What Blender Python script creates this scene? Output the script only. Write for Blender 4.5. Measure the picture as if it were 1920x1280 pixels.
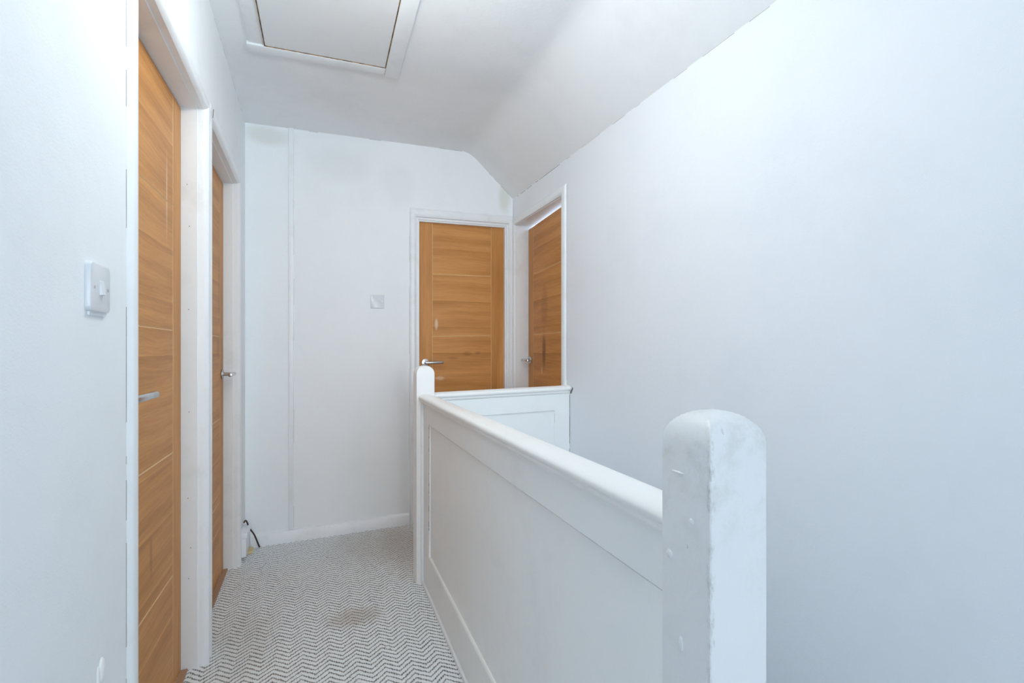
import bpy, bmesh, math, random
from mathutils import Matrix, Vector
for o in list(bpy.data.objects): bpy.data.objects.remove(o)
C = bpy.context.scene.collection
SC = bpy.context.scene
R = random.Random(7)

# ------------------------------------------------------------------ camera
YAW = math.atan(354/910)
cam = bpy.data.cameras.new('camera'); cam.sensor_width = 36; cam.lens = 910/1920*36
cam.shift_y = 16/1920; cam.clip_start = .01
co = bpy.data.objects.new('camera', cam); C.objects.link(co)
co.location = (0, 0, 1.135); co.rotation_euler = (math.pi/2, 0, -YAW)
SC.camera = co
# ------------------------------------------------------------------ view, world, lights
SC.view_settings.view_transform = 'Standard'; SC.view_settings.look = 'None'
SC.view_settings.gamma = 1; SC.view_settings.use_curve_mapping = False
SC.view_settings.exposure = 0.30
w = bpy.data.worlds.new('world'); SC.world = w; w.use_nodes = True
w.node_tree.nodes['Background'].inputs[0].default_value = (.62, .78, 1, 1)
w.node_tree.nodes['Background'].inputs[1].default_value = 2.2
def area(name, loc, rot, sx, sy, power, col, spread=180):
    l = bpy.data.lights.new(name, 'AREA'); l.shape = 'RECTANGLE' if sx != sy else 'DISK'
    l.size = sx; l.size_y = sy; l.energy = power; l.color = col; l.spread = math.radians(spread)
    o = bpy.data.objects.new(name, l); C.objects.link(o); o.location = loc; o.rotation_euler = rot
    return o
LAMP = (.20, 1.28, 2.20); LAMP_R = .10; LAMP_L = 35                                              # the landing's pendant globe (built below)
area('rear_fill_light', (.45, -4.16, 1.40), (math.pi/2, 0, 0), 1.30, 1.70, 7.2, (.955, .995, 1), 60)   # added fill, beamed from an unseen window at the other end
SC.cycles.diffuse_bounces = 12; SC.cycles.max_bounces = 14

# ------------------------------------------------------------------ helpers
K = .0215                                     # vertical shear added to fit the view: everything rises a little to the right
def shear_z(p): return K*(p.x - .42)
MW = {}
def frame(ox, oy, ux, uy, oz=0):              # x = right along the wall, y = into the wall, z = up
    l = math.hypot(ux, uy); ux /= l; uy /= l
    return Matrix(((ux, -uy, 0, ox), (uy, ux, 0, oy), (0, 0, 1, oz), (0, 0, 0, 1)))
I4 = Matrix.Identity(4)
F_LEFT = frame(-.402, 2.05, -.0195, 1)        # u = Y - 2.05
F_RIGHT = frame(1.253, 3.2, .0195, -1)        # u = 3.2 - Y
F_BACK = frame(0, 3.2, 1, 0)                  # u = X
def props(o, label=None, category=None, group=None, kind=None):
    for k, v in (('label', label), ("category", category), ('group', group), ('kind', kind)):
        if v: o[k] = v
def place(o, M, parent):
    MW[o.name] = M.copy()
    if parent: o.parent = parent; o.matrix_basis = MW[parent.name].inverted() @ M
    else: o.matrix_basis = M
def empty(name, M, **kw):
    o = bpy.data.objects.new(name, None); C.objects.link(o); o.empty_display_size = .1
    M = M.copy(); M.translation.z += shear_z(M.translation)
    place(o, M, None); props(o, **kw); return o
def obj(name, bm, mats, M=I4, parent=None, smooth=None, **kw):
    M = M.copy()
    for v in bm.verts: v.co.z += shear_z(M @ v.co)
    bmesh.ops.recalc_face_normals(bm, faces=bm.faces)
    me = bpy.data.meshes.new(name); bm.to_mesh(me); bm.free()
    for m in (mats if isinstance(mats, (list, tuple)) else [mats]): me.materials.append(m)
    o = bpy.data.objects.new(name, me); C.objects.link(o)
    if smooth:
        for p in me.polygons: p.use_smooth = True
        try: me.set_sharp_from_angle(angle=math.radians(smooth))
        except Exception: pass
    place(o, M, parent); props(o, **kw); return o
def box(bm, x0, x1, y0, y1, z0, z1, bev=0, seg=2, mi=0):
    t = bmesh.new()
    vs = [t.verts.new((x, y, z)) for x in (x0, x1) for y in (y0, y1) for z in (z0, z1)]
    for f in ((0,1,3,2),(4,6,7,5),(0,4,5,1),(2,3,7,6),(0,2,6,4),(1,5,7,3)): t.faces.new([vs[i] for i in f])
    if bev: bmesh.ops.bevel(t, geom=t.edges[:], offset=bev, segments=seg, affect='EDGES', profile=.6)
    merge(bm, t, mi)
def merge(bm, t, mi=0):
    vm = {}
    for v in t.verts: vm[v] = bm.verts.new(v.co)
    for f in t.faces:
        g = bm.faces.new([vm[v] for v in f.verts]); g.material_index = mi
    t.free()
def cyl(bm, a, b, r0, r1=None, n=28, bev=0, mi=0):
    a = Vector(a); b = Vector(b); r1 = r0 if r1 is None else r1
    ax = (b - a).normalized(); L = (b - a).length
    s = ax.orthogonal().normalized(); t = ax.cross(s)
    prof = [(0, 0), (0, r0-bev), (bev*.3, r0-bev*.3), (bev, r0), (L-bev, r1), (L-bev*.3, r1-bev*.3), (L, r1-bev), (L, 0)] if bev else [(0, 0), (0, r0), (L, r1), (L, 0)]
    rings = []
    for h, r in prof:
        rings.append([bm.verts.new(a + ax*h)] if r == 0 else [bm.verts.new(a + ax*h + (s*math.cos(2*math.pi*k/n) + t*math.sin(2*math.pi*k/n))*r) for k in range(n)])
    for p, q in zip(rings, rings[1:]):
        for k in range(n):
            k2 = (k+1) % n
            vs = [p[0]] if len(p) == 1 else [p[k], p[k2]]
            vs += [q[0]] if len(q) == 1 else [q[k2], q[k]]
            f = bm.faces.new(vs); f.material_index = mi
def tube(bm, pts, r, n=12):
    pts = [Vector(p) for p in pts]; rings = []
    for i, p in enumerate(pts):
        d = (pts[min(i+1, len(pts)-1)] - pts[max(i-1, 0)]).normalized()
        s = d.cross(Vector((.3, .2, 1))).normalized(); t = d.cross(s)
        rings.append([bm.verts.new(p + (s*math.cos(2*math.pi*k/n) + t*math.sin(2*math.pi*k/n))*r) for k in range(n)])
    for a, b in zip(rings, rings[1:]):
        for k in range(n): bm.faces.new((a[k], a[(k+1) % n], b[(k+1) % n], b[k]))
    bm.faces.new(rings[0]); bm.faces.new(rings[-1])
def slab(bm, u0, u1, z0, z1, n0, n1, holes=(), cuts=()):     # plate in the u-z plane with openings
    us = sorted({u0, u1, *[h[i] for h in holes for i in (0, 1)], *cuts}); zs = sorted({z0, z1, *[h[i] for h in holes for i in (2, 3)]})
    us = [u for u in us if u0 <= u <= u1]; zs = [z for z in zs if z0 <= z <= z1]
    V = {}
    def v(i, j, k):
        if (i, j, k) not in V: V[i, j, k] = bm.verts.new((us[i], (n0, n1)[k], zs[j]))
        return V[i, j, k]
    def solid(i, j):
        if not (0 <= i < len(us)-1 and 0 <= j < len(zs)-1): return False
        cu, cz = (us[i]+us[i+1])/2, (zs[j]+zs[j+1])/2
        return not any(h[0] < cu < h[1] and h[2] < cz < h[3] for h in holes)
    for i in range(len(us)-1):
        for j in range(len(zs)-1):
            if not solid(i, j): continue
            for k in (0, 1): bm.faces.new((v(i,j,k), v(i+1,j,k), v(i+1,j+1,k), v(i,j+1,k)))
            if not solid(i-1, j): bm.faces.new((v(i,j,0), v(i,j,1), v(i,j+1,1), v(i,j+1,0)))
            if not solid(i+1, j): bm.faces.new((v(i+1,j,0), v(i+1,j,1), v(i+1,j+1,1), v(i+1,j+1,0)))
            if not solid(i, j-1): bm.faces.new((v(i,j,0), v(i,j,1), v(i+1,j,1), v(i+1,j,0)))
            if not solid(i, j+1): bm.faces.new((v(i,j+1,0), v(i,j+1,1), v(i+1,j+1,1), v(i+1,j+1,0)))
def sweep_u(bm, u0, u1, h, prof, wl, wh, wr):     # moulding round an opening: left leg, head, right leg, mitred; prof = [(w 0..1, n)]
    path = [((u0, 0), (-wl, 0)), ((u0, h), (-wl, wh)), ((u1, h), (wr, wh)), ((u1, 0), (wr, 0))]
    rows = [[bm.verts.new((p[0]+d[0]*a, n, p[1]+d[1]*a)) for a, n in prof] for p, d in path]
    m = len(prof)
    for r, s in zip(rows, rows[1:]):
        for k in range(m): bm.faces.new((r[k], r[(k+1) % m], s[(k+1) % m], s[k]))
    bm.faces.new(rows[0]); bm.faces.new(rows[-1])
def extrude(bm, prof, axis, a, b, b2=None):      # prof = [(p, z)] extruded along an axis
    mk = (lambda p, z, t: (p, t, z)) if axis == 'y' else (lambda p, z, t: (t, p, z))
    A = [bm.verts.new(mk(p, z, a)) for p, z in prof]; B = [bm.verts.new(mk(p, z, b)) for p, z in (b2 or prof)]
    n = len(prof)
    for k in range(n): bm.faces.new((A[k], A[(k+1) % n], B[(k+1) % n], B[k]))
    bm.faces.new(A); bm.faces.new(B)
def crack(name, pts, M, parent, wid=.0010, fill=.6, step=.03, mat=None, jit=.0003, depth=.0005):   # old joint, opening and closing: pts = [(u, n, z)]
    bm = bmesh.new()
    for a, b in zip(pts, pts[1:]):
        a = Vector(a); b = Vector(b); L = (b-a).length; d = (b-a)/L
        side = d.cross(Vector((0, 1, 0))).normalized(); t = 0; rows = []
        while t < L:
            l = step*R.uniform(.3, 1.7); on = R.random() < fill; wd = wid*R.uniform(.6, 1.2)/2 if on else .0001; dp = depth if on else -.0004
            for q in (t+.0006, min(t+l, L)-.0006):
                if rows and q <= rows[-1]: continue
                p = a + d*q + side*R.uniform(-jit, jit)
                rows.append(q); rw = [bm.verts.new(p + side*k*wd + Vector((0, n_, 0))) for k, n_ in ((-1, -dp), (1, -dp), (1, .0015), (-1, .0015))]
                if len(rows) > 1:
                    for k in range(4): bm.faces.new((pv[k], pv[(k+1) % 4], rw[(k+1) % 4], rw[k]))
                else: bm.faces.new(rw)
                pv = rw
            t += l
        bm.faces.new(pv)
    return obj(name, bm, mat or M_GAP, M, parent)

# ------------------------------------------------------------------ materials
class N:
    def __init__(s, name):
        s.m = bpy.data.materials.new(name); s.m.use_nodes = True; s.t = s.m.node_tree
        s.b = s.t.nodes['Principled BSDF']; s._co = None
    def new(s, typ, **kw):
        n = s.t.nodes.new(typ)
        for k, v in kw.items(): setattr(n, k, v)
        return n
    def link(s, a, b): s.t.links.new(a, b)
    def set(s, sock, v):
        if hasattr(v, 'links') or isinstance(v, bpy.types.NodeSocket): s.link(v, sock)
        else: sock.default_value = v
    def co(s):
        if not s._co: s._co = s.new('ShaderNodeTexCoord').outputs['Object']
        return s._co
    def xyz(s, v=None):
        n = s.new('ShaderNodeSeparateXYZ'); s.link(v or s.co(), n.inputs[0]); return n.outputs
    def vec(s, x, y, z):
        n = s.new('ShaderNodeCombineXYZ')
        for i, q in enumerate((x, y, z)): s.set(n.inputs[i], q)
        return n.outputs[0]
    def mul(s, v, k):
        n = s.new('ShaderNodeVectorMath', operation='MULTIPLY'); s.link(v, n.inputs[0]); n.inputs[1].default_value = k; return n.outputs[0]
    def ma(s, op, a, b=0, c=0, clamp=False):
        n = s.new('ShaderNodeMath', operation=op); n.use_clamp = clamp
        s.set(n.inputs[0], a); s.set(n.inputs[1], b); s.set(n.inputs[2], c); return n.outputs[0]
    def noise(s, scale, vec=None, detail=3, rough=.5, dist=0):
        n = s.new('ShaderNodeTexNoise'); s.link(vec or s.co(), n.inputs['Vector'])
        n.inputs['Scale'].default_value = scale; n.inputs['Detail'].default_value = detail
        n.inputs['Roughness'].default_value = rough; n.inputs['Distortion'].default_value = dist; return n.outputs['Fac']
    def ramp(s, f, a, b, lo=0, hi=1):
        n = s.new('ShaderNodeMapRange', interpolation_type='SMOOTHSTEP'); s.set(n.inputs[0], f)
        for i, q in enumerate((a, b, lo, hi)): n.inputs[i+1].default_value = q
        return n.outputs[0]
    def mix(s, f, a, b):
        n = s.new('ShaderNodeMix', data_type='RGBA'); s.set(n.inputs[0], f)
        for i, q in ((6, a), (7, b)):
            if isinstance(q, tuple): q = (*q, 1) if len(q) == 3 else q
            s.set(n.inputs[i], q)
        return n.outputs[2]
    def blob(s, c, r, soft=.5, wob=.3, nscale=12):      # soft-edged mark at c with half-sizes r (object space)
        x, y, z = s.xyz(); tot = 0
        ds = []
        for q, cc, rr in zip((x, y, z), c, r):
            if rr is None: continue
            d = s.ma('DIVIDE', s.ma('SUBTRACT', q, cc), rr); ds.append(s.ma('MULTIPLY', d, d))
        t = ds[0]
        for d in ds[1:]: t = s.ma('ADD', t, d)
        t = s.ma('SQRT', t); nn = s.ma('MULTIPLY', s.ma('SUBTRACT', s.noise(nscale), .5), wob*2)
        return s.ramp(s.ma('ADD', t, nn), 1-soft, 1+soft, 1, 0)
    def bump(s, h, strength, dist):
        n = s.new('ShaderNodeBump'); s.link(h, n.inputs['Height']); n.inputs['Strength'].default_value = strength
        n.inputs['Distance'].default_value = dist; s.link(n.outputs[0], s.b.inputs['Normal'])
    def done(s, col, rough, **kw):
        if isinstance(col, tuple): col = (*col, 1)
        s.set(s.b.inputs['Base Color'], col); s.set(s.b.inputs['Roughness'], rough)
        for k, v in kw.items(): s.set(s.b.inputs[k], v)
        return s.m
def paint_wall(name, base, stain, amount=.35, blobs=(), bump=.25, spec=.3):
    n = N(name)
    big = n.noise(1.7, detail=4, rough=.6); mid = n.noise(6, detail=5, rough=.65)
    f = n.ma('MULTIPLY', n.ramp(n.ma('ADD', n.ma('MULTIPLY', big, .65), n.ma('MULTIPLY', mid, .35)), .48, .66), amount)
    col = n.mix(f, base, stain)
    for c, r, tint, a in blobs: col = n.mix(n.ma('MULTIPLY', n.blob(c, r), a), col, tint)
    h = n.ma('ADD', n.ma('MULTIPLY', n.noise(260, detail=2), .35), n.ma('MULTIPLY', n.noise(28, detail=4), .9))
    n.bump(h, bump, .004)
    return n.done(col, .62, **{'Specular IOR Level': spec})
WB = (.85, .89, .915)
M_WALL_L = paint_wall('painted_plaster_left', WB, (.78, .815, .835), .5)
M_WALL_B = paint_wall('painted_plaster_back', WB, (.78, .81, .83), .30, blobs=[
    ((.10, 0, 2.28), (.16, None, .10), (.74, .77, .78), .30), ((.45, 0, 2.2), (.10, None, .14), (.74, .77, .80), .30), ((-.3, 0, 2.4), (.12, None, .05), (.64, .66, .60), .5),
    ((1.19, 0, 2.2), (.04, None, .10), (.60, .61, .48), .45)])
M_WALL_R = paint_wall('painted_plaster_right', (.83, .865, .91), (.76, .81, .86), .40)
M_CEIL = paint_wall('painted_ceiling', (.87, .895, .915), (.77, .80, .815), .45, blobs=[
    ((.62, 2.35, 2.47), (.28, .14, None), (.74, .76, .77), .3), ((.8, 3.1, 2.4), (.3, .22, None), (.72, .74, .72), .3)], bump=.35)
def paint_wood(name, base, dirt=.0, rough=.38, grit=.12):
    n = N(name)
    f = n.ma('MULTIPLY', n.ramp(n.noise(5, detail=5, rough=.65), .5, .72), dirt)
    col = n.mix(f, base, (.62, .64, .61))
    n.bump(n.ma('ADD', n.noise(40, detail=4), n.ma('MULTIPLY', n.noise(170), .25)), grit, .003)
    return n.done(col, rough)
M_TRIM = paint_wood('gloss_trim_paint', (.83, .865, .89), .3)
M_RAIL = paint_wood('handrail_paint', (.88, .89, .885), .12, .36, .10)
M_PANEL = paint_wood('balustrade_paint', (.86, .89, .895), .15, .42, .10)
def newel_mat():
    n = N('newel_paint'); x, y, z = n.xyz()
    a = n.ma('MAXIMUM', n.ma('ADD', x, .044), n.ma('ADD', y, .044))          # distance from the worn arris
    nz = n.noise(55, detail=5, rough=.7)
    edge = n.ramp(n.ma('ADD', a, n.ma('MULTIPLY', n.ma('SUBTRACT', nz, .5), .018)), .0025, .007, 1, 0)
    chip = n.ma('MULTIPLY', edge, n.ramp(n.noise(90, n.mul(n.co(), (1, 1, .5)), 4, .7), .46, .66))
    grub = n.ma('MULTIPLY', n.ramp(z, .80, 1.04), n.ramp(n.noise(20, detail=6, rough=.7), .45, .66))
    speck = n.ramp(n.noise(75, detail=1), .765, .79)
    col = n.mix(n.ma('MULTIPLY', grub, .38), (.75, .765, .775), (.52, .54, .49))
    col = n.mix(n.ma('MULTIPLY', chip, .6), col, (.46, .47, .44))
    col = n.mix(n.ma('MULTIPLY', speck, .5), col, (.45, .46, .45))
    n.bump(n.ma('ADD', n.ma('ADD', n.noise(24, detail=5, rough=.6), n.ma('MULTIPLY', n.noise(120), .2)), n.ma('MULTIPLY', chip, -.5)), .35, .004)
    return n.done(col, .36)
M_NEWEL = newel_mat()
def oak(name, vertical, marks=()):
    n = N(name); x, y, z = n.xyz()
    if vertical:
        g = n.noise(1, n.vec(n.ma('MULTIPLY', x, 130), n.ma('MULTIPLY', y, 60), n.ma('MULTIPLY', z, 3.2)), 5, .6, .4)
        b = n.noise(1, n.vec(n.ma('MULTIPLY', x, 14), 3.3, n.ma('MULTIPLY', z, 1.1)), 3)
        fine = n.noise(1, n.vec(n.ma('MULTIPLY', x, 600), n.ma('MULTIPLY', y, 60), n.ma('MULTIPLY', z, 14)), 2)
        edge = 0.0
    else:
        warp = n.ma('MULTIPLY', n.ma('SUBTRACT', n.noise(1, n.vec(n.ma('MULTIPLY', x, 2.4), 0, n.ma('MULTIPLY', z, 3)), 2), .5), .035)
        zz = n.ma('DIVIDE', n.ma('SUBTRACT', n.ma('ADD', z, n.ma('MULTIPLY', warp, .0)), .058), .1765)
        idx = n.ma('FLOOR', zz); fr = n.ma('FRACT', zz); off = n.ma('MULTIPLY', idx, 7.37)
        zw = n.ma('ADD', z, warp)
        g = n.noise(1, n.vec(n.ma('ADD', n.ma('MULTIPLY', x, 3.4), off), n.ma('MULTIPLY', y, 60), n.ma('ADD', n.ma('MULTIPLY', zw, 120), off)), 5, .6, .5)
        b = n.noise(1, n.vec(n.ma('ADD', n.ma('MULTIPLY', x, 1.3), off), 5.1, n.ma('ADD', n.ma('MULTIPLY', zw, 17), off)), 3)
        fine = n.noise(1, n.vec(n.ma('MULTIPLY', x, 16), n.ma('MULTIPLY', y, 60), n.ma('MULTIPLY', zw, 620)), 2)
        edge = n.ma('ADD', n.ma('MULTIPLY', n.ramp(fr, .0, .10, 1, 0), .5), n.ma('MULTIPLY', n.ramp(fr, .84, 1, 0, 1), -.45))   # veneer leaves start dark-to-light
    v = n.ma('ADD', n.ma('ADD', n.ma('MULTIPLY', g, .42), n.ma('MULTIPLY', b, .62)), n.ma('MULTIPLY', fine, .22))
    v = n.ramp(v, .34, .92)
    if not vertical: v = n.ma('ADD', v, n.ma('MULTIPLY', edge, -.45), clamp=True)
    col = n.mix(v, (.70, .34, .11), (.42, .175, .040))
    for c, r, tint, a in marks: col = n.mix(n.ma('MULTIPLY', n.blob(c, r, .5, .35, 25), a), col, tint)
    n.bump(n.ma('ADD', g, fine), .06, .001)
    return n.done(col, .46, **{'Specular IOR Level': .3})
M_OAK_V = oak('oak_stile', True)
M_STEEL = N('brushed_steel').done((.56, .57, .58), .26, Metallic=1.0)
M_GAP = N('dark_joint').done((.17, .155, .14), .9)
M_GAP2 = N('dusty_joint').done((.40, .40, .36), .9)
M_RECESS_SHADE = N('recess_shade').done((.56, .575, .585), .6)  # grey standing in for the shading along the panel recesses
M_GROOVE = N('oak_groove').done((.74, .50, .26), .5)
M_BLACK = N('door_rebate_shadow').done((.06, .05, .045), .9)
M_PLASTIC = N('switch_plastic').done((.68, .715, .75), .28)
M_SCREW = N('screw_head').done((.50, .52, .54), .35, Metallic=.6)
M_CABLE = N('brown_cable').done((.045, .018, .010), .45)
M_BARE = N('bare_wood').done((.42, .25, .15), .7)
M_FOAM = N('filler_foam').done((.70, .58, .33), .9)
def raw_edge():
    n = N('hatch_raw_edge'); return n.done(n.mix(n.ramp(n.noise(40), .4, .6), (.42, .25, .11), (.16, .09, .05)), .8)
M_RAW = raw_edge()
def carpet():
    n = N('chevron_loop_carpet'); x, y, z = n.xyz()
    P, A, ROW = .0935, .041, .0245
    wob = n.ma('MULTIPLY', n.ma('SUBTRACT', n.noise(9, detail=3), .5), .007)
    t = n.ma('PINGPONG', n.ma('ADD', n.ma('ADD', x, .0255+10*P), wob), P/2)                # 0..P/2
    s = n.ma('ADD', n.ma('ADD', y, 5), n.ma('MULTIPLY', t, -A/(P/2)))
    s = n.ma('ADD', s, n.ma('MULTIPLY', n.ma('SUBTRACT', n.noise(70, detail=3), .5), .015))
    fr = n.ma('FRACT', n.ma('DIVIDE', s, ROW))
    d = n.ma('ABSOLUTE', n.ma('SUBTRACT', fr, .5))                                          # 0 = middle of the dark line
    line = n.ramp(d, .08, .24, 1, 0)
    row = n.ma('FLOOR', n.ma('DIVIDE', s, ROW))
    lx = n.ma('FRACT', n.ma('ADD', n.ma('DIVIDE', n.ma('ADD', x, 10), .0078), n.ma('MULTIPLY', row, .5)))
    gap = n.ramp(n.ma('ABSOLUTE', n.ma('SUBTRACT', lx, .5)), .33, .5)
    loops = n.ma('MULTIPLY', gap, .20)
    stitch = n.ma('MULTIPLY', line, n.ma('ADD', .58, n.ma('MULTIPLY', n.ramp(n.ma('ABSOLUTE', n.ma('SUBTRACT', lx, .5)), .05, .35), .42)))
    dark = n.ma('MAXIMUM', stitch, loops)
    dark = n.ma('MULTIPLY', dark, n.ramp(n.noise(170, detail=2), .25, .62, .62, 1.1), clamp=True)
    lc = n.mix(n.noise(120, detail=2), (.85, .89, .91), (.94, .975, .99))
    dc = n.mix(n.ramp(n.noise(3.5, detail=3), .5, .72), (.165, .175, .185), (.22, .20, .17))
    col = n.mix(dark, lc, dc)
    for c, r, a in (((.13, 2.18, 0), (.10, .07, None), .40), ((.30, 2.95, 0), (.22, .25, None), .28), ((.42, 2.85, 0), (.10, .35, None), .30), ((-.30, 2.15, 0), (.12, .25, None), .22)):
        col = n.mix(n.ma('MULTIPLY', n.blob(c, r, .6, .35, 14), a), col, (.36, .30, .23))
    speck = n.ma('MULTIPLY', n.ramp(n.noise(95, detail=0), .80, .83), .6)
    col = n.mix(speck, col, (.10, .09, .085))
    h = n.ma('SUBTRACT', 1, dark); n.bump(n.ma('ADD', h, n.ma('MULTIPLY', n.noise(500, detail=1), .35)), .8, .003)
    return n.done(col, .95, **{'Specular IOR Level': .1})
M_CARPET = carpet()

# ------------------------------------------------------------------ the shell
YB = -4.2                                                    # wall behind the camera
def lu(Y): return (Y - 2.05)
O1 = (lu(1.303), lu(2.055), 2.026); O2 = (lu(2.147), lu(2.92), 2.030)         # openings in the left wall
O3 = (.583, 1.205, 1.992); O4 = (3.2-3.16, 3.2-2.472, 1.990)
G = .028                                                     # lining thickness
bm = bmesh.new(); slab(bm, lu(YB-.1), 1.30, -.02, 2.60, 0, .14, [(O1[0]-G, O1[1]+G, -.02, O1[2]+G), (O2[0]-G, O2[1]+G, -.02, O2[2]+G)])
wall_l = obj('wall_left', bm, M_WALL_L, F_LEFT, kind='structure')
bm = bmesh.new(); slab(bm, -.62, 1.50, -.25, 2.60, 0, .14, [(O3[0]-G, O3[1]+G, -.25, O3[2]+G)])
wall_b = obj('wall_back', bm, M_WALL_B, F_BACK, kind='structure')
bm = bmesh.new(); slab(bm, -.0, 3.2-YB+.1, -2.3, 2.30, 0, .13, [(O4[0]-G, O4[1]+G, .0, O4[2]+G)])
wall_r = obj('wall_right', bm, M_WALL_R, F_RIGHT, kind='structure')
bm = bmesh.new(); slab(bm, -.5, 1.45, -2.3, 2.60, YB-.12, YB, [(-.20, 1.10, .55, 2.25)])
obj('wall_front', bm, M_WALL_L, I4, kind='structure')
wf = bmesh.new(); slab(wf, -.20, 1.10, .55, 2.25, YB-.09, YB-.04, [(-.15, .43, .60, 2.20), (.47, 1.05, .60, 2.20)])
added_win = obj('added_window_1', wf, M_TRIM, I4, kind='structure')  # unseen window, added to carry the fill light
# ceiling: flat, then a soft fold into the slope
def ceil_prof(Y):
    dx = .0195*(3.2 - Y); ex, fx = 1.253 + dx, .932 + dx; zf, ze = 2.478, 2.186
    m = (ze - zf)/(ex - fx); lo = []
    r = .055
    for i in range(9):
        t = i/8; a = fx - r; b = fx + r; q0 = (a, zf); q1 = (fx, zf); q2 = (b, zf + m*r)
        lo.append(tuple((1-t)**2*q0[k] + 2*t*(1-t)*q1[k] + t*t*q2[k] for k in (0, 1)))
    lo = [(-.62, zf)] + lo + [(ex + .06, ze + m*.06)]
    return lo + [(ex + .06, 2.62), (-.62, 2.62)]
bm = bmesh.new(); extrude(bm, ceil_prof(YB-.1), 'y', YB-.1, 3.3, ceil_prof(3.3))
ceil = obj('ceiling', bm, M_CEIL, I4, kind='structure', smooth=35)
# floor: carpeted landing round the stairwell, with the flight going down
bm = bmesh.new()
SX0, SY0, SY1 = .500, .545, 2.425
for (x0, x1, y0, y1) in ((-.62, SX0, YB-.1, 3.35), (SX0, 1.45, YB-.1, SY0), (SX0, 1.50, SY1, 3.35)):
    box(bm, x0, x1, y0, y1, -2.2, 0)
for i in range(5): box(bm, SX0, 1.25, SY0 + .23*i, SY0 + .23*(i+1), -2.2, -.2*(i+1))
box(bm, SX0, 1.25, SY0 + 1.15, SY1, -2.2, -1.6)
floor = obj('floor', bm, M_CARPET, I4, kind='structure')

# ------------------------------------------------------------------ doors
def arch_profile(front, back, inner=.004):
    return [(0, back), (0, inner), (.05, inner-.004), (.16, front+.004), (.30, front), (.55, front), (.72, front+.0015), (.86, front+.0045), (.95, front+.009), (1, -.0005), (1, .0005), (.62, .0005), (.62, back)]
def lining(op, n0, n1, stop=None, M=None, par=None, reb=None):
    u0, u1, h = op; bm = bmesh.new()
    slab(bm, u0-G, u1+G, 0, h+G, n0, n1, [(u0, u1, 0, h)])
    if stop: slab(bm, u0, u1, 0, h, stop[0], stop[1], [(u0+stop[2], u1-stop[2], 0, h-stop[2])])
    o = obj('door_frame', bm, M_TRIM, M, par)
    if reb:
        b2 = bmesh.new(); slab(b2, u0, u1, 0, h, reb, reb+.01, [(u0+.014, u1-.014, 0.01, h-.014)])
        obj('rebate', b2, M_BLACK, M, o)
    return o
def architrave(op, rev, ws, prof, M, par):
    bm = bmesh.new(); sweep_u(bm, op[0]-rev, op[1]+rev, op[2]+rev, prof, *ws)
    return obj('architrave', bm, M_TRIM, M, par, smooth=30)
def leaf(M, wd, h, mat, par, tie=.012):
    bm = bmesh.new(); st = .098; t = .040
    gz = [.010, .392, .808, 1.222, 1.640, h-.004]
    box(bm, 0, st, 0, t, gz[0], gz[-1], .0018, 1, 1); box(bm, wd-st, wd, 0, t, gz[0], gz[-1], .0016, 1, 1)
    for a, b in zip(gz, gz[1:]): box(bm, st, wd-st, 0, t, a, b, .0028, 1, 0)
    bm.normal_update()
    for f in bm.faces:
        if max(abs(c) for c in f.normal) < .95 and f.calc_center_median().y < .01: f.material_index = 2
    return obj('door_leaf', bm, [mat, M_OAK_V, M_GROOVE], M, par)
def handle(M, u, z, direction, par, length=.125, proj=.055):
    e_bm = bmesh.new(); cyl(e_bm, (u, 0, z), (u, -.009, z), .0255, bev=.002)
    ho = obj('door_handle', e_bm, M_STEEL, M, par, smooth=40, label='round steel rose with straight lever')
    b = bmesh.new(); cyl(b, (u, -.006, z), (u, -proj-.004, z), .0088)
    cyl(b, (u-direction*.0095, -proj, z), (u+direction*length, -proj, z), .0096, bev=.0012)
    obj('lever', b, M_STEEL, M, ho, smooth=40)
    return ho
def mk_oak(i, marks): return oak('oak_panel_%d' % i, False, marks)
DARK, PALE = (.22, .085, .025), (.86, .74, .58)
# door 1 (nearest, left)
d1 = empty('door_1', F_LEFT, kind='structure', label='tall oak door nearest the camera on the left wall, seen almost edge-on', category='door')
M1 = frame(-.475, 1.306, 0, 1)
fr1 = lining(O1, .024, .14, M=F_LEFT, par=d1)
architrave(O1, .005, (.050, .052, .041), arch_profile(-.011, .024), F_LEFT, d1)
l1 = leaf(M1, .744, 2.024, mk_oak(1, [((.155, 0, 1.13), (.028, None, .085), DARK, .55), ((.20, 0, 1.10), (.022, None, .05), DARK, .3), ((.12, 0, 1.36), (.03, None, .05), DARK, .3), ((.26, 0, 1.33), (.03, None, .03), DARK, .25), ((.575, 0, 1.64), (.007, None, .12), PALE, .38), ((.42, 0, .52), (.012, None, .05), DARK, .35)]), d1)
handle(M1, .062, 1.036, 1, l1, .160, .064)
# door 2 (left, farther)
d2 = empty('door_2', F_LEFT @ Matrix.Translation((.1, 0, 0)), kind='structure', label='oak door farther along the left wall, beside the back corner', category='door')
M2 = frame(-.473, 2.151, -.0195, 1)
lining(O2, .026, .14, M=F_LEFT, par=d2)
architrave(O2, .005, (.041, .052, .050), arch_profile(-.011, .026), F_LEFT, d2)
l2 = leaf(M2, .765, 2.027, mk_oak(2, [((.66, 0, 1.45), (.04, None, .15), DARK, .3), ((.62, 0, 1.15), (.04, None, .05), DARK, .3)]), d2)
handle(M2, .710, 1.030, -1, l2, .125, .056)
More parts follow.
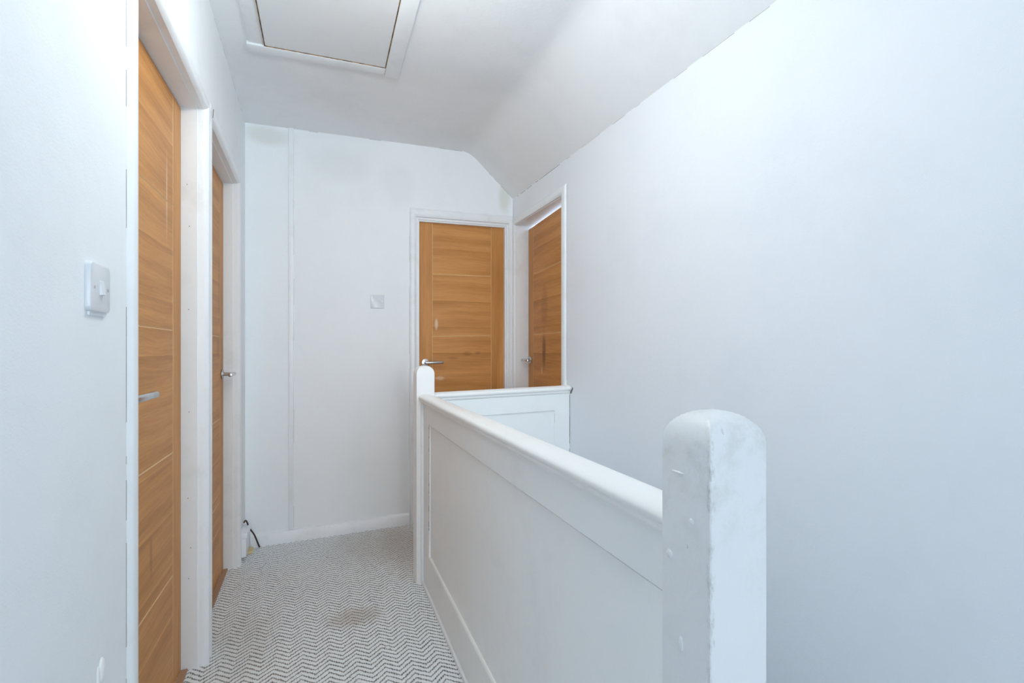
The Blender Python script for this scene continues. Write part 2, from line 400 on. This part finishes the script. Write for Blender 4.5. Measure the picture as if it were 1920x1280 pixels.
# door 3 (back wall)
d3 = empty('door_3', F_BACK @ Matrix.Translation((.89, 0, 0)), kind='structure', label='closed oak door in the back wall behind the far newel post', category='door')
M3 = frame(.5865, 3.240, 1, 0)
lining(O3, .004, .14, (.014, .039, .009), F_BACK, d3)
architrave((O3[0], O3[1], O3[2]), .014, (.043, .058, .034), arch_profile(-.014, .004, -.004), F_BACK, d3)
l3 = leaf(M3, .615, 1.990, mk_oak(3, [((.126, 0, 1.31), (.010, None, .035), PALE, .6), ((.15, 0, .945), (.03, None, .012), PALE, .35), ((.34, 0, 1.11), (.03, None, .014), DARK, .45), ((.42, 0, 1.115), (.02, None, .010), DARK, .45), ((.24, 0, 1.08), (.03, None, .010), DARK, .35)]), d3)
handle(M3, .050, 1.046, 1, l3, .112, .055)
# door 4 (right wall, ajar)
d4 = empty('door_4', F_RIGHT @ Matrix.Translation((.4, 0, 0)), kind='structure', label='oak door standing slightly ajar in the right wall at the far corner', category='door')
M4 = frame(1.353, 3.156, -.0445, -.678)
lining(O4, .002, .13, M=F_RIGHT, par=d4)
architrave(O4, .004, (.034, .054, .050), arch_profile(-.013, .002, -.004), F_RIGHT, d4)
l4 = leaf(M4, .679, 1.969, mk_oak(4, [((.30, 0, 1.13), (.028, None, .10), DARK, .85), ((.31, 0, 1.42), (.05, None, .12), DARK, .3), ((.26, 0, 1.0), (.01, None, .02), PALE, .4)]), d4)
handle(M4, .050, 1.046, 1, l4, .115, .058)
# thresholds
for d, M, o, n0, n1 in ((d1, F_LEFT, O1, .052, .075), (d2, F_LEFT, O2, .048, .070)):
    bm = bmesh.new(); box(bm, o[0]+.002, o[1]-.002, n0, n1, 0, .008, .001)
    obj('threshold', bm, M_BARE, M, d, label='bare brown wood threshold strip')

# ------------------------------------------------------------------ skirting, batten
bm = bmesh.new()
extrude(bm, [(3.200, 0), (3.180, 0), (3.180, .055), (3.184, .064), (3.192, .070), (3.200, .071)], 'x', -.395, .524)
bb = obj('baseboard_back', bm, M_TRIM, I4, kind='structure', smooth=30)
bm = bmesh.new()
box(bm, lu(2.976), lu(3.128), -.030, 0, .030, .130, .003); box(bm, lu(2.976), lu(3.132), -.037, 0, .130, .158, .005)
box(bm, lu(2.976), lu(3.075), -.018, 0, .148, .168, .006)
bl = obj('baseboard_left', bm, M_TRIM, F_LEFT, kind='structure', smooth=30)
bm = bmesh.new(); box(bm, lu(3.09), lu(3.160), -.050, -.002, .0, .016, .006, 2)
obj('filler', bm, M_FOAM, F_LEFT, bl, label='crumbling yellowish filler')
bm = bmesh.new(); box(bm, lu(YB), lu(1.248), -.018, 0, 0, .165, .004); obj('baseboard_left', bm, M_TRIM, F_LEFT, kind='structure', smooth=30)
bm = bmesh.new(); box(bm, -.193, -.165, -.013, 0, .072, 2.478, .0025)
bt = obj('trim_1', bm, M_TRIM, F_BACK, kind='structure', smooth=30)

# ------------------------------------------------------------------ newel posts
S = .0885
def newel_mesh(zs):
    h = S/2; bm = bmesh.new(); n = 24
    def top(u, v):
        m = min(1, max(abs(u), abs(v))/h); k = 2.2
        return zs + .045*(1 - m**k)**(1/k)
    g = []; r = .0028
    e = [0, .0002, .0005, .0009, .0014, .002, .0028, .004, .0056, .0078, .0105, .0137, .0175, .022, .027, .033]; cs = [-h + q for q in e] + [0] + [h - q for q in e[::-1]]; n = len(cs)-1
    def rnd(x, y):                                          # slightly eased arrises
        ax, ay = abs(x)-(h-r), abs(y)-(h-r)
        if ax > 0 and ay > 0:
            d = max(ax, ay); L = math.hypot(ax, ay); q = d/L
            return math.copysign(h-r+ax*q, x), math.copysign(h-r+ay*q, y)
        return x, y
    for a in cs: g.append([bm.verts.new((*rnd(a, b), top(a, b))) for b in cs])
    for i in range(n):
        for j in range(n): bm.faces.new((g[i][j], g[i+1][j], g[i+1][j+1], g[i][j+1]))
    ring = [g[i][0] for i in range(n+1)] + [g[n][j] for j in range(1, n+1)] + [g[i][n] for i in range(n-1, -1, -1)] + [g[0][j] for j in range(n-1, 0, -1)]
    prev = ring
    for z in (zs*.75, zs*.5, zs*.25, 0):
        new = [bm.verts.new((v.co.x, v.co.y, z)) for v in ring]
        for k in range(len(ring)): bm.faces.new((prev[k], prev[(k+1) % len(ring)], new[(k+1) % len(ring)], new[k]))
        prev = new
    bm.faces.new(prev)
    return bm
def newel(x, y, label, mat):
    o = obj('newel_post', newel_mesh(1.013), mat, Matrix.Translation((x, y, 0)), None, smooth=42, label=label, category='post', group='square white newel posts with domed tops')
    return o
n1 = newel(.42+S/2, .442+S/2, 'large foreground white newel post with worn, chipped edges and domed top', M_NEWEL)
n2 = newel(.421+S/2, 2.358+S/2, 'far white newel post with rounded top, in front of the back wall oak door', M_RAIL)
# blobs of old paint and a screw plug on the near post
def lump(bm, c, r):
    t = bmesh.new(); bmesh.ops.create_uvsphere(t, u_segments=14, v_segments=10, radius=1)
    for v in t.verts: v.co = Vector((v.co.x*r[0] + c[0], v.co.y*r[1] + c[1], v.co.z*r[2] + c[2]))
    merge(bm, t)
x0 = -S/2
for yy, zz, ry, rz in ((.028, .935-.065, .006, .006), (.006, .765, .004, .010), (-.012, .925, .004, .004), (.0, .668, .003, .004), (.012, .98, .012, .0015)):
    bm = bmesh.new(); lump(bm, (x0, yy, zz), (.0022, ry, rz)); obj('paint_lump', bm, M_NEWEL, Matrix.Translation((.42+S/2, .442+S/2, 0)), n1, smooth=60)

# ------------------------------------------------------------------ balustrades
def rail_profile(c):       # domed handrail with a small bed mould, symmetric about c
    hw = .0345; half = []
    for i in range(13):
        t = math.pi/2*i/12; half.append((hw*math.sin(t), .904 + .0175*math.cos(t)))
    half += [(.0338, .8985), (.031, .8945), (.0265, .8925), (.0265, .8900), (.0275, .887), (.0265, .8835), (.0225, .8800), (.0190, .8765), (.0190, .8740)]
    L = [(c - x, z) for x, z in half]; Rr = [(c + x, z) for x, z in half]
    return L + Rr[::-1][:-1]
def balustrade(name_label, axis, a, b, face, back, hole, rec):
    root = empty('balustrade', Matrix.Translation(((face+back)/2, (a+b)/2, 0) if axis == 'y' else ((a+b)/2, (face+back)/2, 0)), label=name_label, category='balustrade', group='panelled white balustrades round the stairwell')
    # work in a frame whose x runs along the balustrade and y into it
    Fm = frame(0, 0, 0, -1) if axis == 'y' else I4
    f = (lambda v: -v) if axis == 'y' else (lambda v: v)
    # along axis 'y' we face +X: right = -Y
    u0, u1 = sorted((f(a), f(b))); h0, h1 = sorted((f(hole[0]), f(hole[1])))
    bm = bmesh.new(); slab(bm, u0, u1, 0, .876, face, face+rec, [(h0, h1, hole[2], hole[3])])
    es = [e for e in bm.edges if len(e.link_faces) == 2 and all(abs(v.co.y-face) < 1e-6 for v in e.verts) and all(h0-1e-6 <= v.co.x <= h1+1e-6 and hole[2]-1e-6 <= v.co.z <= hole[3]+1e-6 for v in e.verts) and not any(all(abs(v.co.y-face) > 1e-6 for v in e.verts) for _ in [0])]
    es = [e for e in es if abs(e.link_faces[0].normal.y if e.link_faces[0].normal.length else 1) != abs(e.link_faces[1].normal.y)] or es
    obj('panel_frame', bm, M_PANEL, Fm, root, smooth=30)
    bm = bmesh.new(); slab(bm, u0, u1, -.30, .876, face+rec, back)
    obj('infill_panel', bm, M_PANEL, Fm, root)
    # thin bead round the recess
    bm = bmesh.new(); slab(bm, h0, h1, hole[2], hole[3], face+rec*.25, face+rec, [(h0+.003, h1-.003, hole[2]+.004, hole[3]-.003)])
    obj('bead', bm, M_RAIL, Fm, root)
    bm = bmesh.new(); box(bm, u0, u1, face-.010, face, 0, .016, .003)
    obj('base_bead', bm, M_TRIM, Fm, root, smooth=30)
    bm = bmesh.new(); extrude(bm, rail_profile((face+back)/2 if axis == 'x' else .4655), axis, a, b)
    hr = obj('handrail', bm, M_RAIL, I4, root, smooth=40)
    return root, Fm
B1, FB1 = balustrade('long white panelled balustrade running from the foreground post to the far post', 'y', .5305, 2.358, .455, .500, (.62, 2.23, .175, .788), .008)
B2, FB2 = balustrade('short white panelled balustrade across the back of the stairwell, meeting the right wall', 'x', .5095, 1.2685, 2.381, 2.425, (.61, 1.176, .175, .790), .0035)
bm = bmesh.new(); box(bm, .4415, .4550, 2.346, 2.3578, 0, .876, .003)       # upright bead in the corner by the far post
obj('corner_bead', bm, M_TRIM, I4, B1, smooth=30)
crack('joint_crack', [(-.625, .4548, .10), (-.625, .4548, .62)], FB1, B1, .0008, .25, .02, jit=.0001)
crack('joint_crack', [(-2.2295, .4548, .7885), (-.535, .4548, .7885)], FB1, B1, .0014, 1, .05, M_RECESS_SHADE, jit=.0001)  # recess shading drawn as a grey line, long balustrade
crack('joint_crack', [(.611, 2.3806, .790), (1.175, 2.3806, .790)], I4, B2, .0022, 1, .05, M_RECESS_SHADE, jit=.0001)  # painted shade line along the top of the short balustrade's recess
crack('joint_crack', [(1.176, 2.3806, .72), (1.176, 2.3806, .79)], I4, B2, .0014, .6, .02, M_RECESS_SHADE, jit=.0001)  # painted shade, broken grey line down the recess side
crack('joint_crack', [(-2.2295, .4548, .30), (-2.2295, .4548, .788)], FB1, B1, .0012, .35, .012, jit=.0001)
crack('joint_crack', [(1.2675, 2.3805, .45), (1.2675, 2.3805, .872)], I4, B2, .0022, .85, .04)
bm = bmesh.new(); tube(bm, [(1.2665, 2.366, .880), (1.2655, 2.360, .890), (1.266, 2.352, .899), (1.269, 2.349, .908), (1.272, 2.353, .914)], .0035)
obj('chipped_gap', bm, M_GAP, I4, B2, smooth=60, label='dark chipped hole at the rail end')

# ------------------------------------------------------------------ loft hatch
ht = empty('loft_hatch', Matrix.Translation((.02, 2.05, 2.46)), label='white loft hatch with flat frame in the ceiling', category='hatch')
bm = bmesh.new(); zl = 2.458; ZC = 2.4785
HX0, HX1, HY1, HY0 = -.2385, .2755, 2.348, 1.70
box(bm, HX1, HX1+.066, HY0-.062, HY1+.060, zl, ZC, .003)                 # right board
box(bm, HX0-.068, HX1-.0005, HY1, HY1+.056, zl+.004, ZC, .003)           # far board
box(bm, HX0-.060, HX0, HY0-.062, HY1-.0005, zl+.012, ZC, .003)           # left board, plastered over
box(bm, HX0, HX1-.0005, HY0-.062, HY0, zl, ZC, .003)
obj('hatch_frame', bm, M_TRIM, I4, ht, smooth=30)
bm = bmesh.new(); g = .0045
box(bm, HX0+g, HX1-g, HY0+g, HY1-g, zl+.008, ZC-.001)
obj('hatch_panel', bm, paint_wood('hatch_panel_paint', (.76, .785, .80), .2, .5), I4, ht)
bm = bmesh.new(); box(bm, HX0, HX1, HY0, HY1, ZC-.0015, ZC-.0002)
for (a, b, c, d) in ((HX0+.0002, HX0+.0020, HY0, HY1), (HX1-.0020, HX1-.0002, HY0, HY1), (HX0, HX1, HY1-.0020, HY1-.0002)): box(bm, a, b, c, d, zl+.006, ZC)
obj('raw_edge', bm, M_RAW, I4, ht, label='bare brown wood edge in the gap')

# ------------------------------------------------------------------ switch and blanking plate
def rounded_plate(bm, u, z, s, t, r=.010, edge=.003):
    pts = []
    for cx_, cz_, a0 in ((s/2-r, s/2-r, 0), (-s/2+r, s/2-r, 90), (-s/2+r, -s/2+r, 180), (s/2-r, -s/2+r, 270)):
        for k in range(7):
            a = math.radians(a0+15*k); pts.append((cx_+r*math.cos(a), cz_+r*math.sin(a)))
    def ring(n, off): return [bm.verts.new((u+x*(1-2*off/s), n, z+y*(1-2*off/s))) for x, y in pts]
    rs = [ring(0, 0), ring(-t+edge, .0003), ring(-t+edge*.3, edge*.35), ring(-t, edge)]
    m = len(pts)
    for a, b in zip(rs, rs[1:]):
        for k in range(m): bm.faces.new((a[k], a[(k+1) % m], b[(k+1) % m], b[k]))
    bm.faces.new(rs[0]); bm.faces.new(rs[-1])
su = lu(1.087); sz = 1.2635
sw = empty('light_switch', F_LEFT @ Matrix.Translation((su, 0, sz)), label='square white light switch on the left wall beside the nearest door', category='switch')
bm = bmesh.new(); box(bm, su-.034, su+.041, -.0035, 0, sz-.050, sz+.044, .001)
obj('back_box', bm, M_WALL_L, F_LEFT, sw)
bm = bmesh.new(); rounded_plate(bm, su, sz, .087, .0095, .009, .0035); obj('switch_plate', bm, M_PLASTIC, F_LEFT, sw, smooth=35)
bm = bmesh.new()
t = bmesh.new()
vs = [t.verts.new(p) for p in ((su-.0095, -.0093, sz+.014), (su+.0095, -.0093, sz+.014), (su+.0085, -.0093, sz-.013), (su-.0085, -.0093, sz-.013),
                               (su-.0085, -.0105, sz+.012), (su+.0085, -.0105, sz+.012), (su+.007, -.0145, sz-.012), (su-.007, -.0145, sz-.012))]
for f in ((0,1,2,3), (4,5,6,7), (0,1,5,4), (1,2,6,5), (2,3,7,6), (3,0,4,7)): t.faces.new([vs[i] for i in f])
merge(bm, t); obj('rocker', bm, M_PLASTIC, F_LEFT, sw)
for s in (-1, 1):
    bm = bmesh.new(); cyl(bm, (su+s*.0301, -.009, sz-.001), (su+s*.0301, -.0099, sz-.001), .0030); obj('screw', bm, M_SCREW, F_LEFT, sw, smooth=40)
pu, pz = .3225, 1.447
bp = empty('blanking_plate', F_BACK @ Matrix.Translation((pu, 0, pz)), label='small square white blanking plate with two screws on the back wall', category='plate')
bm = bmesh.new(); rounded_plate(bm, pu, pz, .085, .008, .002, .0012); obj('plate', bm, M_PLASTIC, F_BACK, bp, smooth=35)
for s in (-1, 1):
    bm = bmesh.new(); cyl(bm, (pu+s*.0301, -.0078, pz), (pu+s*.0301, -.0086, pz), .0030); obj('screw', bm, M_SCREW, F_BACK, bp, smooth=40)

# ------------------------------------------------------------------ brown cable in the corner
bm = bmesh.new()
P0 = [Vector(p) for p in ((-.414, 3.080, .186), (-.408, 3.095, .192), (-.402, 3.108, .176), (-.394, 3.124, .140), (-.372, 3.148, .09), (-.357, 3.163, .04), (-.346, 3.172, .002))]
pts = []
for i in range(len(P0)-1):
    a, b, c, d = P0[max(i-1, 0)], P0[i], P0[i+1], P0[min(i+2, len(P0)-1)]
    for k in range(5):
        t = k/5; pts.append(.5*((2*b)+(c-a)*t+(2*a-5*b+4*c-d)*t*t+(3*b-a-3*c+d)*t**3))
pts.append(P0[-1]); tube(bm, pts, .0042)
obj('cable', bm, M_CABLE, I4, None, smooth=60, label='short dark brown cable looping into the carpet at the back left corner', category='cable')

# ------------------------------------------------------------------ pendant globe lamp over the landing, above the picture
lx, ly, lz = LAMP
cl = empty('ceiling_lamp', Matrix.Translation((lx, ly, 2.478)), label='white globe ceiling lamp on a short stem above the landing', category='lamp')
bm = bmesh.new(); cyl(bm, (lx, ly, 2.480), (lx, ly, 2.455), .05, bev=.004, n=32); cyl(bm, (lx, ly, 2.46), (lx, ly, lz+LAMP_R-.004), .008, n=16); obj('lamp_base', bm, M_PLASTIC, I4, cl, smooth=40)
bm = bmesh.new(); bmesh.ops.create_uvsphere(bm, u_segments=40, v_segments=24, radius=LAMP_R)
for v in bm.verts: v.co += Vector(LAMP)
gm = N('lamp_glass'); gm.done((.9, .9, .88), .4, **{'Emission Color': (.96, 1, .985, 1), 'Emission Strength': LAMP_L}); obj('lamp_shade', bm, gm.m, I4, cl, smooth=180)

# ------------------------------------------------------------------ small marks: old joints, nail, filler
crack('joint_crack', [(lu(1.246), 0, .0), (lu(1.246), 0, 2.05)], F_LEFT, wall_l, .0012, .62, .05)
crack('joint_crack', [(lu(1.95), 0, 2.4785), (lu(3.2), 0, 2.4785)], F_LEFT, wall_l, .0016, .35, .05, M_GAP2)
crack('joint_crack', [(-.41, 0, 2.476), (.88, 0, 2.476)], F_BACK, wall_b, .0018, .35, .05, M_GAP2)
crack('joint_crack', [(.96, 0, 2.452), (1.25, 0, 2.188)], F_BACK, wall_b, .0020, .35, .03, M_GAP2)
crack('joint_crack', [(0.001, 0, 2.182), (.70, 0, 2.183)], F_RIGHT, wall_r, .0024, .75, .05)
crack('joint_crack', [(.70, 0, 2.184), (2.2, 0, 2.184)], F_RIGHT, wall_r, .0014, .35, .05, M_GAP2)
crack('joint_crack', [(.002, 0, 2.05), (.002, 0, 2.18)], F_RIGHT, wall_r, .0030, 1, .05)
crack('joint_crack', [(O4[1]+.0565, 0, .95), (O4[1]+.0565, 0, 2.04)], F_RIGHT, wall_r, .0014, .8, .07)
crack('joint_crack', [(-.1645, 0, .08), (-.1645, 0, 2.47)], F_BACK, wall_b, .0010, .5, .12, M_GAP2)
crack('joint_crack', [(.5245, 0, .08), (.5245, 0, 2.06)], F_BACK, wall_b, .0010, .5, .12, M_GAP2)
bm = bmesh.new(); tube(bm, [(lu(2.106), -.019, 2.056), (lu(2.105), -.018, 2.040), (lu(2.105), -.017, 2.024)], .0013, 8)
obj('nail', bm, M_GAP, F_LEFT, wall_l, label='thin dark nail above the mullion trim')
bm = bmesh.new(); lump(bm, (lu(2.102), -.002, 2.035), (.016, .009, .035)); obj('filler_lump', bm, M_WALL_L, F_LEFT, wall_l, smooth=60)
bm = bmesh.new(); lump(bm, (lu(1.115), 0, .56), (.012, .006, .022)); lump(bm, (lu(1.10), 0, .545), (.006, .003, .03)); obj('filler_lump', bm, M_RAIL, F_LEFT, wall_l, smooth=60)
for (n, z) in ((.048, 1.60), (.050, 1.30), (.049, .93), (.052, .62), (.044, .44), (.05, .33), (.055, 1.75)):      # nail holes down the jamb
    bm = bmesh.new(); cyl(bm, (O1[1]-.0008, n, z), (O1[1]+.001, n, z), .0016, n=8); obj('nail_hole', bm, M_GAP, F_LEFT, fr1)
